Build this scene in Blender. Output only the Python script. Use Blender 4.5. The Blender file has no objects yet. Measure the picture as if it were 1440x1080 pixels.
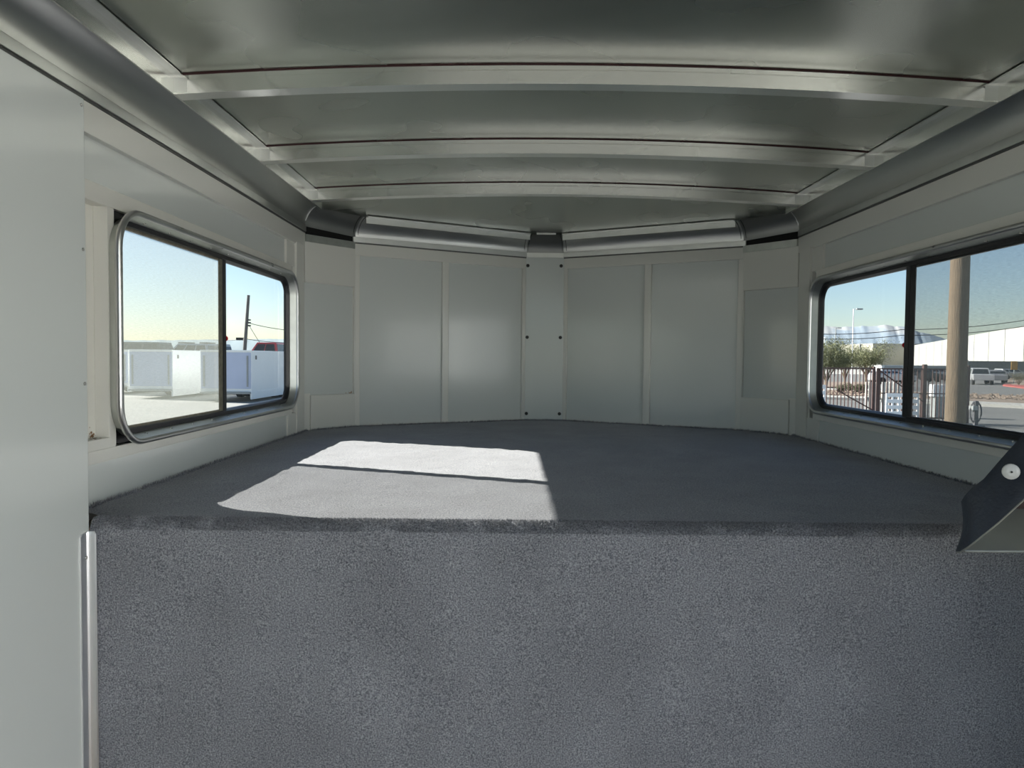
import bpy, bmesh, math, random
from mathutils import Vector, Matrix, noise
random.seed(7)
SC = bpy.context.scene
COL = SC.collection
PI = math.pi

# ------------------------------------------------------------------ camera, sky, sun, exposure
CAMX, CAMZ = -0.1544, 0.3037
PITCH, ROLL = 0.0369, -0.0099
def _basis():
    cp, sp, cr, sr = math.cos(PITCH), math.sin(PITCH), math.cos(ROLL), math.sin(ROLL)
    # rows: right, up, forward in (x, up, fwd)
    r0, r1, r2 = (1, 0, 0), (0, cp, sp), (0, -sp, cp)
    R0 = tuple(cr*a - sr*b for a, b in zip(r0, r1))
    R1 = tuple(sr*a + cr*b for a, b in zip(r0, r1))
    sw = lambda v: Vector((v[0], v[2], v[1]))
    return sw(R0), sw(R1), sw(r2)
RIGHT, UP, FWD = _basis()
cam_data = bpy.data.cameras.new('camera'); cam = bpy.data.objects.new('camera', cam_data)
COL.objects.link(cam)
m = Matrix((RIGHT, UP, -FWD)).transposed().to_4x4()
m.translation = Vector((CAMX, 0, CAMZ)); cam.matrix_world = m
cam_data.sensor_width = 36; cam_data.lens = 25.0; cam_data.clip_start = 0.02; cam_data.clip_end = 20000
SC.camera = cam

def at(px, py, Y):                     # a point of the place seen at that pixel, Y metres ahead
    d = RIGHT*((px-720)/1000) + UP*(-(py-540)/1000) + FWD
    return Vector((CAMX, 0, CAMZ)) + d*(Y/d.y)

SUNV = Vector((-1, 0.367, 0.615)).normalized()     # towards the sun
world = bpy.data.worlds.new('world'); SC.world = world; world.use_nodes = True
wn = world.node_tree.nodes; wl = world.node_tree.links
bg = wn['Background']; sky = wn.new('ShaderNodeTexSky')
sky.sky_type = 'NISHITA'; sky.sun_disc = False
sky.sun_elevation = math.asin(SUNV.z); sky.sun_rotation = math.atan2(SUNV.x, SUNV.y)
sky.altitude = 600; sky.air_density = 1.0; sky.dust_density = .6; sky.ozone_density = 2.2
wl.new(sky.outputs[0], bg.inputs[0]); bg.inputs[1].default_value = 0.09
sl = bpy.data.lights.new('sun', 'SUN'); so = bpy.data.objects.new('sun', sl); COL.objects.link(so)
sl.energy = 9.2; sl.angle = math.radians(0.53); sl.color = (1, .955, .88)
so.rotation_euler = SUNV.to_track_quat('Z', 'Y').to_euler()
vs = SC.view_settings
vs.view_transform = 'Standard'; vs.look = 'None'; vs.gamma = 1; vs.use_curve_mapping = False
vs.exposure = 0.95

# ------------------------------------------------------------------ materials
def mat(name, col, rough=.5, metal=0, nscale=None, namp=.0, bump=0, bscale=None, coat=0, stretch=None, spec=None, rvar=0):
    M = bpy.data.materials.new(name); M.use_nodes = True
    n, l = M.node_tree.nodes, M.node_tree.links
    b = n['Principled BSDF']
    b.inputs['Base Color'].default_value = (*col, 1); b.inputs['Roughness'].default_value = rough
    b.inputs['Metallic'].default_value = metal; b.inputs['Coat Weight'].default_value = coat
    b.inputs['Coat Roughness'].default_value = .08
    if spec is not None: b.inputs['Specular IOR Level'].default_value = spec
    if nscale or bump:
        tc = n.new('ShaderNodeTexCoord'); mp = n.new('ShaderNodeMapping')
        l.new(tc.outputs['Object'], mp.inputs[0])
        if stretch: mp.inputs['Scale'].default_value = stretch
    if nscale:
        t = n.new('ShaderNodeTexNoise'); t.inputs['Scale'].default_value = nscale; t.inputs['Detail'].default_value = 1.5 if metal > .8 else 5
        l.new(mp.outputs[0], t.inputs[0])
        r = n.new('ShaderNodeMapRange'); r.inputs['From Min'].default_value = .15; r.inputs['From Max'].default_value = .85
        r.inputs['To Min'].default_value = 1-namp; r.inputs['To Max'].default_value = 1+namp
        l.new(t.outputs[0], r.inputs[0])
        v = n.new('ShaderNodeVectorMath'); v.operation = 'SCALE'; v.inputs[0].default_value = col
        l.new(r.outputs[0], v.inputs['Scale']); l.new(v.outputs[0], b.inputs['Base Color'])
        if rvar:
            r2 = n.new('ShaderNodeMapRange'); r2.inputs['From Min'].default_value = .15; r2.inputs['From Max'].default_value = .85
            r2.inputs['To Min'].default_value = rough-rvar; r2.inputs['To Max'].default_value = rough+rvar
            l.new(t.outputs[0], r2.inputs[0]); l.new(r2.outputs[0], b.inputs['Roughness'])
    if bump:
        t = n.new('ShaderNodeTexNoise'); t.inputs['Scale'].default_value = bscale or 50; t.inputs['Detail'].default_value = 3
        l.new(mp.outputs[0], t.inputs[0])
        bp = n.new('ShaderNodeBump'); bp.inputs['Strength'].default_value = 1; bp.inputs['Distance'].default_value = bump
        l.new(t.outputs[0], bp.inputs['Height']); l.new(bp.outputs[0], b.inputs['Normal'])
    return M

WHITE = mat('white_gloss_paint', (.74, .735, .68), .28, 0, 3, .02, .0006, 2.5, coat=.2)
WHITE2 = mat('white_prefinished_sheet', (.655, .685, .66), .2, 0, 2, .015, .0015, 1.6, coat=.25)
WHITEB = mat('white_satin_frame_paint', (.76, .75, .69), .35, 0, 6, .03, .0003, 30)
ROOF = mat('satin_aluminium_sheet', (.49, .51, .46), .27, 1, 4, .05, .004, 1.4, rvar=.04)
COVE = mat('mill_aluminium_extrusion', (.60, .605, .585), .34, 1, 5, .08, .0015, 3, stretch=(1, .4, 1), rvar=.05)
COVE_SHADE = mat('shade_darkened_cove_aluminium', (.30, .305, .295), .42, 1, 5, .08)  # cove aluminium with the shade of the turned sections put into its colour
FEDGE = mat('shadow_gap_edge', (.16, .16, .155), .5, 1)
BOWM = mat('bright_aluminium_bow', (.93, .93, .90), .2, 1, 8, .02, stretch=(.4, 1, 1), rvar=.02)
FLNG = mat('aluminium_flange', (.72, .73, .71), .36, 1, 20, .06)
RING = mat('window_trim_aluminium', (.62, .62, .61), .32, 1, 15, .12, .0002, 60, rvar=.08)
LINER = mat('window_jamb_aluminium', (.55, .57, .54), .4, 1, 30, .1)
CHROME = mat('polished_corner_trim', (.93, .93, .94), .3, 1, 30, .03, stretch=(1, 1, .1))
BLACK = mat('black_window_gasket', (.012, .012, .014), .35, 0, 40, .3)
DARKG = mat('dark_gap', (.006, .006, .006), .9)
SASHT = mat('weathered_bronze_sash', (.17, .155, .115), .5, .2, 90, .5, .0005, 120)
RED = mat('red_latch_plastic', (.55, .02, .03), .35)
SEAL = mat('dark_red_sealant', (.05, .012, .014), .6)
RUST = mat('rust_stain', (.30, .17, .08), .8, 0, 60, .5)
CAVITY = mat('unpainted_brown_cavity', (.05, .03, .025), .8, 0, 30, .4)
SCREWB = mat('black_screw', (.01, .01, .01), .4)
SCREWM = mat('steel_screw', (.5, .5, .48), .35, 1)
VINYL = mat('dark_navy_vinyl', (.018, .026, .045), .42, 0, 60, .2, .0006, 180)
BUTTON = mat('off_white_button', (.68, .68, .64), .3)
PLATEM = mat('dull_grey_plate', (.36, .37, .33), .45, .6, 10, .15, .001, 15)
PLY = mat('plywood_deck', (.35, .25, .15), .7, 0, 8, .2)

def carpet_mat():
    M = bpy.data.materials.new('grey_cut_pile_carpet'); M.use_nodes = True
    n, l = M.node_tree.nodes, M.node_tree.links; b = n['Principled BSDF']
    tc = n.new('ShaderNodeTexCoord')
    def nz(sc, det=2):
        t = n.new('ShaderNodeTexNoise'); t.inputs['Scale'].default_value = sc; t.inputs['Detail'].default_value = det
        l.new(tc.outputs['Object'], t.inputs[0]); return t
    a, c, e = nz(330, 2), nz(800, 1), nz(6, 3)
    cr = n.new('ShaderNodeValToRGB')
    cr.color_ramp.elements[0].position = .36; cr.color_ramp.elements[0].color = (.085, .089, .105, 1)
    cr.color_ramp.elements[1].position = .64; cr.color_ramp.elements[1].color = (.415, .42, .44, 1)
    x = cr.color_ramp.elements.new(.5); x.color = (.23, .236, .26, 1)
    mx = n.new('ShaderNodeMix'); mx.inputs[0].default_value = .45
    l.new(a.outputs[0], mx.inputs[2]); l.new(c.outputs[0], mx.inputs[3]); l.new(mx.outputs[0], cr.inputs[0])
    r = n.new('ShaderNodeMapRange'); r.inputs['From Min'].default_value = .3; r.inputs['From Max'].default_value = .7
    r.inputs['To Min'].default_value = .9; r.inputs['To Max'].default_value = 1.1; l.new(e.outputs[0], r.inputs[0])
    v = n.new('ShaderNodeVectorMath'); v.operation = 'SCALE'
    l.new(cr.outputs[0], v.inputs[0]); l.new(r.outputs[0], v.inputs['Scale']); l.new(v.outputs[0], b.inputs['Base Color'])
    b.inputs['Roughness'].default_value = .95; b.inputs['Specular IOR Level'].default_value = .15
    b.inputs['Sheen Weight'].default_value = .25; b.inputs['Sheen Roughness'].default_value = .5
    bp = n.new('ShaderNodeBump'); bp.inputs['Distance'].default_value = .003; bp.inputs['Strength'].default_value = .8
    l.new(mx.outputs[0], bp.inputs['Height']); l.new(bp.outputs[0], b.inputs['Normal'])
    return M
CARPET = carpet_mat()

def glass_mat():
    M = bpy.data.materials.new('window_glass'); M.use_nodes = True
    n, l = M.node_tree.nodes, M.node_tree.links; n.remove(n['Principled BSDF'])
    t = n.new('ShaderNodeBsdfTransparent'); t.inputs[0].default_value = (.93, .955, .95, 1)
    g = n.new('ShaderNodeBsdfGlossy'); g.inputs['Roughness'].default_value = .02
    lw = n.new('ShaderNodeLayerWeight'); pw = n.new('ShaderNodeMath'); pw.operation = 'POWER'; pw.inputs[1].default_value = 5
    l.new(lw.outputs['Facing'], pw.inputs[0]); fr = n.new('ShaderNodeMath'); fr.operation = 'MULTIPLY_ADD'
    lw.inputs['Blend'].default_value = .5; fr.inputs[1].default_value = .9; fr.inputs[2].default_value = .05; l.new(pw.outputs[0], fr.inputs[0])
    mx = n.new('ShaderNodeMixShader'); l.new(fr.outputs[0], mx.inputs[0]); l.new(t.outputs[0], mx.inputs[1]); l.new(g.outputs[0], mx.inputs[2])
    l.new(mx.outputs[0], n['Material Output'].inputs[0]); return M
GLASS = glass_mat()
def screen_mat():
    M = bpy.data.materials.new('insect_screen_mesh'); M.use_nodes = True
    n, l = M.node_tree.nodes, M.node_tree.links; n.remove(n['Principled BSDF'])
    t = n.new('ShaderNodeBsdfTransparent'); t.inputs[0].default_value = (1, 1, 1, 1)
    d = n.new('ShaderNodeBsdfDiffuse'); d.inputs[0].default_value = (.10, .10, .095, 1)
    tr = n.new('ShaderNodeBsdfTranslucent'); tr.inputs[0].default_value = (.21, .225, .20, 1)
    m1 = n.new('ShaderNodeMixShader'); m1.inputs[0].default_value = .6
    l.new(d.outputs[0], m1.inputs[1]); l.new(tr.outputs[0], m1.inputs[2])
    tc = n.new('ShaderNodeTexCoord'); mp = n.new('ShaderNodeMapping'); mp.inputs['Scale'].default_value = (1, 60, 900)
    nz = n.new('ShaderNodeTexNoise'); nz.inputs['Scale'].default_value = 1; nz.inputs['Detail'].default_value = 1
    l.new(tc.outputs['Object'], mp.inputs[0]); l.new(mp.outputs[0], nz.inputs[0])
    r = n.new('ShaderNodeMapRange'); r.inputs['To Min'].default_value = .60; r.inputs['To Max'].default_value = .36
    l.new(nz.outputs[0], r.inputs[0])
    m2 = n.new('ShaderNodeMixShader'); l.new(r.outputs[0], m2.inputs[0])
    l.new(t.outputs[0], m2.inputs[1]); l.new(m1.outputs[0], m2.inputs[2])
    l.new(m2.outputs[0], n['Material Output'].inputs[0]); return M
SCREEN = screen_mat()

ASPHALT = mat('asphalt', (.13, .13, .125), .85, 0, .8, .18, .01, 12)
GRAVEL = mat('landscape_gravel', (.20, .155, .12), .9, 0, 3, .4, .05, 6)
YARD = mat('pale_yard_surface', (.27, .27, .255), .85, 0, .5, .15)
CONCR = mat('pale_concrete', (.34, .335, .31), .8, 0, 4, .08)
REDCURB = mat('red_painted_curb', (.30, .07, .06), .7)
OUTW = mat('white_outdoor_metal', (.92, .94, .94), .35, 0, 3, .03)
OUTSHADE = mat('blue_shaded_white_door', (.50, .56, .72), .4, 0, 2, .06)  # white rear face, its bluish sky shade put into the colour
CHASSIS = mat('dark_chassis', (.09, .09, .10), .6, 0, 5, .3)
OUTGREY = mat('outdoor_grey_metal', (.32, .34, .34), .5, .3, 4, .1)
FENCEM = mat('rust_brown_fence_paint', (.085, .042, .036), .6, 0, 8, .25)
WOODP = mat('weathered_pole_wood', (.15, .11, .07), .85, 0, 6, .35, .02, 10, stretch=(6, 6, .5))
WOODG = mat('grey_pole_wood', (.16, .15, .14), .85, 0, 6, .25)
WIRE = mat('black_wire', (.02, .02, .02), .6)
BARK = mat('bark', (.16, .12, .08), .9, 0, 10, .3)
LEAF = mat('olive_leaves', (.13, .14, .06), .7, 0, 3, .35)
BUSH = mat('dull_shrub_leaves', (.10, .10, .055), .8, 0, 3, .35)
CARG = mat('car_dark_glass', (.02, .025, .03), .08)
TYRE = mat('tyre_rubber', (.02, .02, .02), .8)
YEL = mat('yellow_sign', (.42, .22, .02), .5)
WALLB = mat('white_concrete_wall_panel', (.46, .46, .42), .7, 0, .2, .02)
WALLT = mat('tan_end_wall', (.30, .29, .24), .8, 0, .05, .05)
WALLG = mat('grey_dock_wall', (.17, .18, .17), .8, 0, .3, .06)
MOUNT = None

# ------------------------------------------------------------------ mesh helpers
class MB:
    def __init__(s): s.v = []; s.f = []
    def add(s, vs, fs):
        o = len(s.v); s.v += [tuple(p) for p in vs]; s.f += [tuple(i+o for i in f) for f in fs]; return s
    def box(s, x0, x1, y0, y1, z0, z1):
        x0, x1 = sorted((x0, x1)); y0, y1 = sorted((y0, y1)); z0, z1 = sorted((z0, z1))
        return s.add([(x0,y0,z0),(x1,y0,z0),(x1,y1,z0),(x0,y1,z0),(x0,y0,z1),(x1,y0,z1),(x1,y1,z1),(x0,y1,z1)],
                     [(3,2,1,0),(4,5,6,7),(0,1,5,4),(1,2,6,5),(2,3,7,6),(3,0,4,7)])
    def tube(s, pts, r, n=8, cap=True, closed=False):
        pts = [Vector(p) for p in pts]; N = len(pts); rings = []
        for i, p in enumerate(pts):
            a = pts[(i-1) % N] if (i or closed) else p; b = pts[(i+1) % N] if (i < N-1 or closed) else p
            t = (b-a).normalized(); up = Vector((0,0,1)) if abs(t.z) < .95 else Vector((1,0,0))
            u = t.cross(up).normalized(); w = u.cross(t)
            rr = r[i] if isinstance(r, (list, tuple)) else r
            rings.append([p + (u*math.cos(2*PI*k/n) + w*math.sin(2*PI*k/n))*rr for k in range(n)])
        vs = [q for g in rings for q in g]; fs = []
        for i in range(N if closed else N-1):
            j = (i+1) % N
            for k in range(n): fs.append((i*n+k, i*n+(k+1) % n, j*n+(k+1) % n, j*n+k))
        if cap and not closed: fs += [tuple(range(n))[::-1], tuple((N-1)*n+k for k in range(n))]
        return s.add(vs, fs)
    def loft(s, rings, closed_profile=False, caps=False):
        n = len(rings[0]); vs = [q for g in rings for q in g]; fs = []
        for i in range(len(rings)-1):
            for k in range(n if closed_profile else n-1):
                fs.append((i*n+k, i*n+(k+1) % n, (i+1)*n+(k+1) % n, (i+1)*n+k))
        if caps: fs += [tuple(range(n)), tuple((len(rings)-1)*n+k for k in range(n))[::-1]]
        return s.add(vs, fs)
    def disc(s, c, nrm, r, h, n=12, dome=0.0):           # short button along a direction
        c = Vector(c); nrm = Vector(nrm).normalized()
        up = Vector((0,0,1)) if abs(nrm.z) < .9 else Vector((1,0,0)); u = nrm.cross(up).normalized(); w = u.cross(nrm)
        R = []
        for (rr, hh) in ((1, 0), (1, .6), (.8, .9), (.35, 1.0)):
            R.append([c + nrm*h*hh + (u*math.cos(2*PI*k/n)+w*math.sin(2*PI*k/n))*r*rr for k in range(n)])
        s.loft([g + [g[0]] for g in R]); s.add(R[-1], [tuple(range(n))]); s.add(R[0], [tuple(range(n))[::-1]])
        return s
    def build(s, name, material, parent=None, smooth=False, bevel=0, auto=True):
        me = bpy.data.meshes.new(name); me.from_pydata(s.v, [], s.f)
        bm = bmesh.new(); bm.from_mesh(me); bmesh.ops.remove_doubles(bm, verts=bm.verts, dist=1e-6)
        bmesh.ops.recalc_face_normals(bm, faces=bm.faces)
        if bevel:
            es = [e for e in bm.edges if len(e.link_faces) == 2 and e.calc_face_angle(0) > .6]
            bmesh.ops.bevel(bm, geom=es, offset=bevel, segments=2, affect='EDGES', profile=.6)
        bm.to_mesh(me); bm.free(); me.materials.append(material)
        if smooth:
            for p in me.polygons: p.use_smooth = True
            if auto: me.set_sharp_from_angle(angle=math.radians(40))
        o = bpy.data.objects.new(name, me); COL.objects.link(o)
        if parent: o.parent = parent
        return o
def tag(o, label=None, cat=None, group=None, kind=None):
    for k, v in (('label', label), ('category', cat), ('group', group), ('kind', kind)):
        if v: o[k] = v
    return o
def thing(name, label, cat, loc=(0,0,0), group=None, rotz=0):
    o = bpy.data.objects.new(name, None); COL.objects.link(o); o.location = loc; o.rotation_euler = (0,0,rotz)
    o.empty_display_size = .05
    return tag(o, label, cat, group)
def struct(o): o['kind'] = 'structure'; return o
def sempty(name, loc=(0,0,0)):
    o = bpy.data.objects.new(name, None); COL.objects.link(o); o.location = loc; o.empty_display_size = .05; return struct(o)
def keep(o, parent):                     # parent a mesh that is already in world coordinates
    o.parent = parent; o.matrix_parent_inverse = Matrix.Translation(-Vector(parent.location)); return o

# ------------------------------------------------------------------ plan of the nose
W = .99; YC = 2.87
PATHL = [(-W, -.55), (-W, YC), (-.83, 3.062), (-.09, 3.463)]
PATH = PATHL + [(-x, y) for x, y in PATHL[::-1]]
def offset_path(d):
    out = []
    P = [Vector(p) for p in PATH]; n = len(P)
    for i, p in enumerate(P):
        def nr(a, b): t = (b-a).normalized(); return Vector((t.y, -t.x))
        if i == 0: q = nr(P[0], P[1]); out.append(p + q*d)
        elif i == n-1: q = nr(P[-2], P[-1]); out.append(p + q*d)
        else:
            a, b = nr(P[i-1], p), nr(p, P[i+1]); k = (a+b).normalized(); out.append(p + k*(d/k.dot(a)))
    return out
# ------------------------------------------------------------------ ceiling
def camber(x): return 1-(x/.9)**2
INNER = offset_path(.094)
def nose_y(x):
    x = abs(x); a, b = INNER[3], INNER[2]; c = INNER[1]
    pts = [(0, a.y), (-a.x, a.y), (-b.x, b.y), (-c.x, c.y)]
    for (x0, y0), (x1, y1) in zip(pts, pts[1:]):
        if x <= x1: return y0 + (y1-y0)*((x-x0)/max(1e-6, x1-x0))
    return c.y
def roof_z(x, y):
    z = .912 + .031*camber(x)
    if y > 2.64:
        t = min(1, (y-2.64)/max(.05, nose_y(x)-2.64)); t = t*t*(3-2*t)
        z = z*(1-t) + .888*t
    return z
mb = MB(); NX, NY = 60, 64
g = []
for j in range(NY+1):
    row = []
    for i in range(NX+1):
        x = -.93 + 1.86*i/NX
        ye = nose_y(min(.895, abs(x)))+.03
        if j <= 34: y = -.55 + (2.60+.55)*j/34
        else: y = 2.60 + (ye-2.60)*(j-34)/(NY-34)
        row.append((x, y, roof_z(x, y)))
    g.append(row)
mb.loft(g)
top = [[(x, y, z+.04) for x, y, z in r] for r in (g[0], g[-1])]
mb.add([(-1.0,-.55,.985),(1.0,-.55,.985),(1.0,2.95,.985),(.85,3.12,.985),(.1,3.5,.985),(-.1,3.5,.985),(-.85,3.12,.985),(-1.0,2.95,.985)], [tuple(range(8))])
ceil = struct(mb.build('ceiling', ROOF, smooth=True))

# ------------------------------------------------------------------ cove rail (concave extrusion), flanges, lips
def cove_profile(z0, z1, dmax=.097, n=12):
    return [(dmax*(1-math.cos(t*PI/2/n)), z0 + (z1-z0)*math.sin(t*PI/2/n)) for t in range(n+1)]
PS, PN = cove_profile(.822, .912), cove_profile(.812, .892)
def cove_section(i, j, pi, pj):
    L = []
    for k in range(len(pi)):
        a = offset_path(pi[k][0])[i]; b = offset_path(pj[k][0])[j]
        L.append([(a.x, a.y, pi[k][1]), (b.x, b.y, pj[k][1])])
    r0, r1 = [q[0] for q in L], [q[1] for q in L]
    # shell of 4 mm behind the visible face
    def back(r, pr, idx):
        out = []
        for k in range(len(pr)):
            a = offset_path(pr[k][0]-.004)[idx]; out.append((a.x, a.y, pr[k][1]+.002))
        return out
    b0, b1 = back(r0, pi, i), back(r1, pj, j)
    m = MB(); m.loft([r0 + b0[::-1], r1 + b1[::-1]], closed_profile=True, caps=True)
    return m
prof = {0: PS, 1: PS, 2: PN, 3: PN, 4: PN, 5: PN, 6: PS, 7: PS}
coves = {}
trims = [('trim_1', 0, 1), ('trim_2', 1, 2), ('trim_3', 2, 3), ('trim_4', 3, 4), ('trim_5', 4, 5), ('trim_6', 5, 6), ('trim_7', 6, 7)]
for name, i, j in trims:
    coves[name] = struct(cove_section(i, j, prof[i], prof[j]).build(name, COVE_SHADE if name in ('trim_2', 'trim_4', 'trim_6') else COVE, smooth=True))
# seams where the sections meet
def prof_line(idx, pr, lift, shift=0, to=None, lo=0):
    pts = []
    for k in range(lo, len(pr)):
        p = offset_path(pr[k][0]+lift)[idx]
        if to is not None:
            q = offset_path(pr[k][0]+lift)[to]; d = (q-p).normalized(); p = p + d*shift
        pts.append((p.x, p.y, pr[k][1]-lift*.6))
    return pts
BEAD = mat('weld_bead', (.8, .8, .8), .25, 1, 200, .2)
SEAM = mat('dark_seam', (.02, .02, .02), .7)
for idx, par in ((1, 'trim_1'), (6, 'trim_7')):
    MB().tube(prof_line(idx, PS, .001, lo=2), .0022, 6).build('weld_bead', BEAD, coves[par], smooth=True)
for idx, to, sh, par in ((2, 1, .012, 'trim_2'), (2, 3, .01, 'trim_3'), (3, 2, .014, 'trim_3'), (3, 4, .006, 'trim_4'),
                         (4, 3, .006, 'trim_4'), (4, 5, .014, 'trim_5'), (5, 4, .01, 'trim_5'), (5, 6, .012, 'trim_6')):
    MB().tube(prof_line(idx, PN, .0006, sh, to, lo=1), .0011, 5).build('seam', SEAM, coves[par])

def strip(i, j, d0, d1, z0, z1, s0=0, s1=0, zz=None):     # solid bar following the plan between vertices
    m = MB(); ring = []
    for idx, oth, sh in ((i, j, s0), (j, i, s1)):
        pts = []
        for d in (d0, d1):
            a, b = offset_path(d)[idx], offset_path(d)[oth]; a = a + (b-a).normalized()*sh
            pts.append(a)
        (a, b) = pts
        if zz is None: ring.append([(a.x,a.y,z0),(b.x,b.y,z0),(b.x,b.y,z1),(a.x,a.y,z1)])
    m.loft(ring, closed_profile=True, caps=True)
    return m
# lower flange against the wall (side and nose), seen as a pale band under the cove
for name, i, j, z0, z1, a, b in (('trim_1', 0, 1, .797, .823, 0, 0), ('trim_7', 6, 7, .797, .823, 0, 0),
                                 ('trim_3', 2, 3, .787, .813, -.012, 0), ('trim_5', 4, 5, .787, .813, 0, -.012)):
    strip(i, j, -.004, .006, z0+.004, z1, a, b).build('flange', FLNG, coves[name], bevel=.001)
    strip(i, j, -.004, .0025, z0-.002, z0+.004, a, b).build('flange_edge', FEDGE, coves[name])
# hanging lip at the inner edge of the cove
for name, i, j, z0, z1, d, a, b in (('trim_1', 0, 1, .868, .913, .094, 0, .07), ('trim_7', 6, 7, .868, .913, .094, .07, 0),
                                    ('trim_3', 2, 3, .858, .886, .094, .0, .012), ('trim_5', 4, 5, .858, .886, .094, .012, .0)):
    strip(i, j, d-.002, d+.002, z0, z1, a, b).build('lip', BOWM if 'm_1' in name or 'm_7' in name else FLNG, coves[name])
    strip(i, j, d+.001, d+.020, z1-.004, z1-.0015, a, b).build('lip_flange', FLNG, coves[name])
# angled corners: pale lower ledge with the dark gap above it
for name, i, j in (('trim_2', 1, 2), ('trim_6', 5, 6)):
    strip(i, j, -.004, .005, .762, .791, 0, .004).build('ledge', LINER, coves[name])
    strip(i, j, -.012, -.006, .75, .84, 0, 0).build('gap_backing', DARKG, coves[name])
    i0, j0 = (1, 2) if i == 1 else (6, 5)
    for t in (.35, .62, .86):
        a, b = offset_path(.088)[i0], offset_path(.088)[j0]; p = a.lerp(b, t)
        MB().disc((p.x, p.y, .8965), (0, 0, -1), .0022, .0022, 8).build('screw', SCREWM, coves[name])
strip(3, 4, -.004, .004, .79, .812).build('ledge', FLNG, coves['trim_4'])
a = INNER[3]
MB().box(-.045, .045, a.y-.004, a.y+.01, .884, .892).build('small_ledge', FLNG, coves['trim_4'])
for x in (-.02, .02): MB().disc((x, a.y-.004, .888), (0, -1, 0), .002, .002, 8).build('screw', SCREWM, coves['trim_4'])

# ------------------------------------------------------------------ roof bows
labels = ['nearest and widest looking bright aluminium roof bow under the ceiling sheet',
          'middle of the three bright aluminium roof bows across the ceiling',
          'farthest aluminium roof bow, the last before the pointed nose end']
for yb, lb in zip((1.5665, 2.093, 2.606), labels):
    t = thing('roof_bow', lb, 'roof beam', (0, yb, .868), 'aluminium roof bows across the ceiling')
    m = MB(); rings = []; m2 = MB(); r2 = []
    N = 40
    for i in range(N+1):
        x = -.8945 + 1.789*i/N; z = .031*camber(x)
        rings.append([(x, 0, z), (x, 0, z+.029), (x, .003, z+.031), (x, .003, z+.041), (x, .055, z+.041), (x, .055, z+.038), (x, .038, z+.038), (x, .038, z)])
        r2.append([(x, .0015, z+.041), (x, .0015, z+.0445), (x, .01, z+.0445), (x, .01, z+.041)])
    m.loft(rings, True, True).build('beam', BOWM, t, smooth=True)
    m2.loft(r2, True, True).build('sealant_line', SEAL, t)
    for sx in (-1, 1):
        MB().box(sx*.866, sx*.8945, -.0008, .0, .004, .036).build('end_gusset', FLNG, t)

# ------------------------------------------------------------------ side walls
def side_wall(sx, name):
    root = sempty(name)
    X = lambda x: sx*x
    def part(nm, x0, x1, y0, y1, z0, z1, mt=WHITE, bev=.0015):
        return MB().box(X(x0), X(x1), y0, y1, z0, z1).build(nm, mt, root, bevel=bev)
    # outer skin with the window hole
    hy0, hy1, hz0, hz1 = 1.380, 2.690, .125, .595
    m = MB()
    yb = -.55 if sx < 0 else .80                  # the right side has the open entrance door here
    m.box(X(1.018), X(1.011), yb, hy0, -1.15, .93).box(X(1.018), X(1.011), hy1, 2.95, -1.15, .93)
    m.box(X(1.018), X(1.011), hy0, hy1, -1.15, hz0).box(X(1.018), X(1.011), 1.478, hy1, hz1, .93).box(X(1.018), X(1.011), hy0, 1.478, .622, .93)
    m.build('outer_skin', CAVITY, root)
    part('top_rail', .99, 1.0115, -.55, 2.876, .735, .812)
    part('upper_panel', 1.004, 1.0105, 1.39, 2.87, .64, .74, WHITE2, 0)
    part('header_rail', .99, 1.0115, 1.39, 2.70, .607, .645, WHITEB)
    part('sill_rail', .99, 1.0115, 1.39, 2.70, .082, .1085, WHITEB)
    part('lower_panel', .998, 1.004, 1.39, 2.87, -.03, .084, WHITE2, 0)
    part('corner_post', .987, 1.0115, 2.752, 2.852, 0, .742)
    part('corner_bead', .993, 1.0115, 2.852, 2.872, 0, .79)
    part('stub_post', .995, 1.0115, 2.655, 2.752, .645, .736)
    part('stub_post', .995, 1.0115, 2.745, 2.756, .08, .65)
    part('stub_post', .991, 1.0115, 2.655, 2.752, 0, .083)
    # shallow recess before the window
    part('recess_back', 1.02, 1.03, 1.39, 1.476, .10, .62, WHITEB, 0)
    part('jamb_post', .99, 1.02, 1.474, 1.4985, .1085, .607, WHITEB)
    part('recess_top', .991, 1.03, 1.39, 1.474, .6065, .62, WHITEB)
    part('recess_ledge', .990, 1.03, 1.39, 1.474, .1085, .130, WHITEB)
    return root
wL = side_wall(-1, 'wall_left'); wR = side_wall(1, 'wall_right')
# rust marks at the ledge of the left recess
m = MB()
for k in range(26):
    y = 1.405 + random.random()*.055; x = -1.019 + random.random()*.024; r = .0012 + random.random()*.0022
    m.add([(x+r*math.cos(a*1.05)*random.uniform(.6, 1.3), y+r*math.sin(a*1.05)*1.6*random.uniform(.5, 1.3), .1306) for a in range(6)], [tuple(range(6))])
m.build('rust_mark', RUST, wL)
m = MB()
for k in range(30):
    y = 1.46 + random.gauss(0, .006); z = .131 + abs(random.gauss(0, .008)); r = .0006 + random.random()*.0014
    m.add([(-1.0195, y+r*math.cos(a*1.05)*random.uniform(.5, 1.3), z+r*math.sin(a*1.05)*1.6) for a in range(6)], [tuple(range(6))])
m.build('rust_mark', RUST, wL)

# inner liner of the room on either side behind the riser, overlapping the frame
for sx in (-1, 1):
    MB().box(sx*.93, sx*.99, -.55 if sx < 0 else .80, 1.298, -1.12, .7615).build('liner_sheet', WHITE2, wL if sx < 0 else wR, bevel=.0015)
    if sx < 0:
        for z in (.748, .491, .249): MB().disc((-.93, 1.289, z), (1, 0, 0), .0032, .0022, 10).build('screw', SCREWM, wL)
struct(MB().box(-.985, -.62, -.58, -.55, -1.12, .90).build('back_light_baffle', WHITE2))  # unseen narrow wall strip, added to cut light from the open rear
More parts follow.
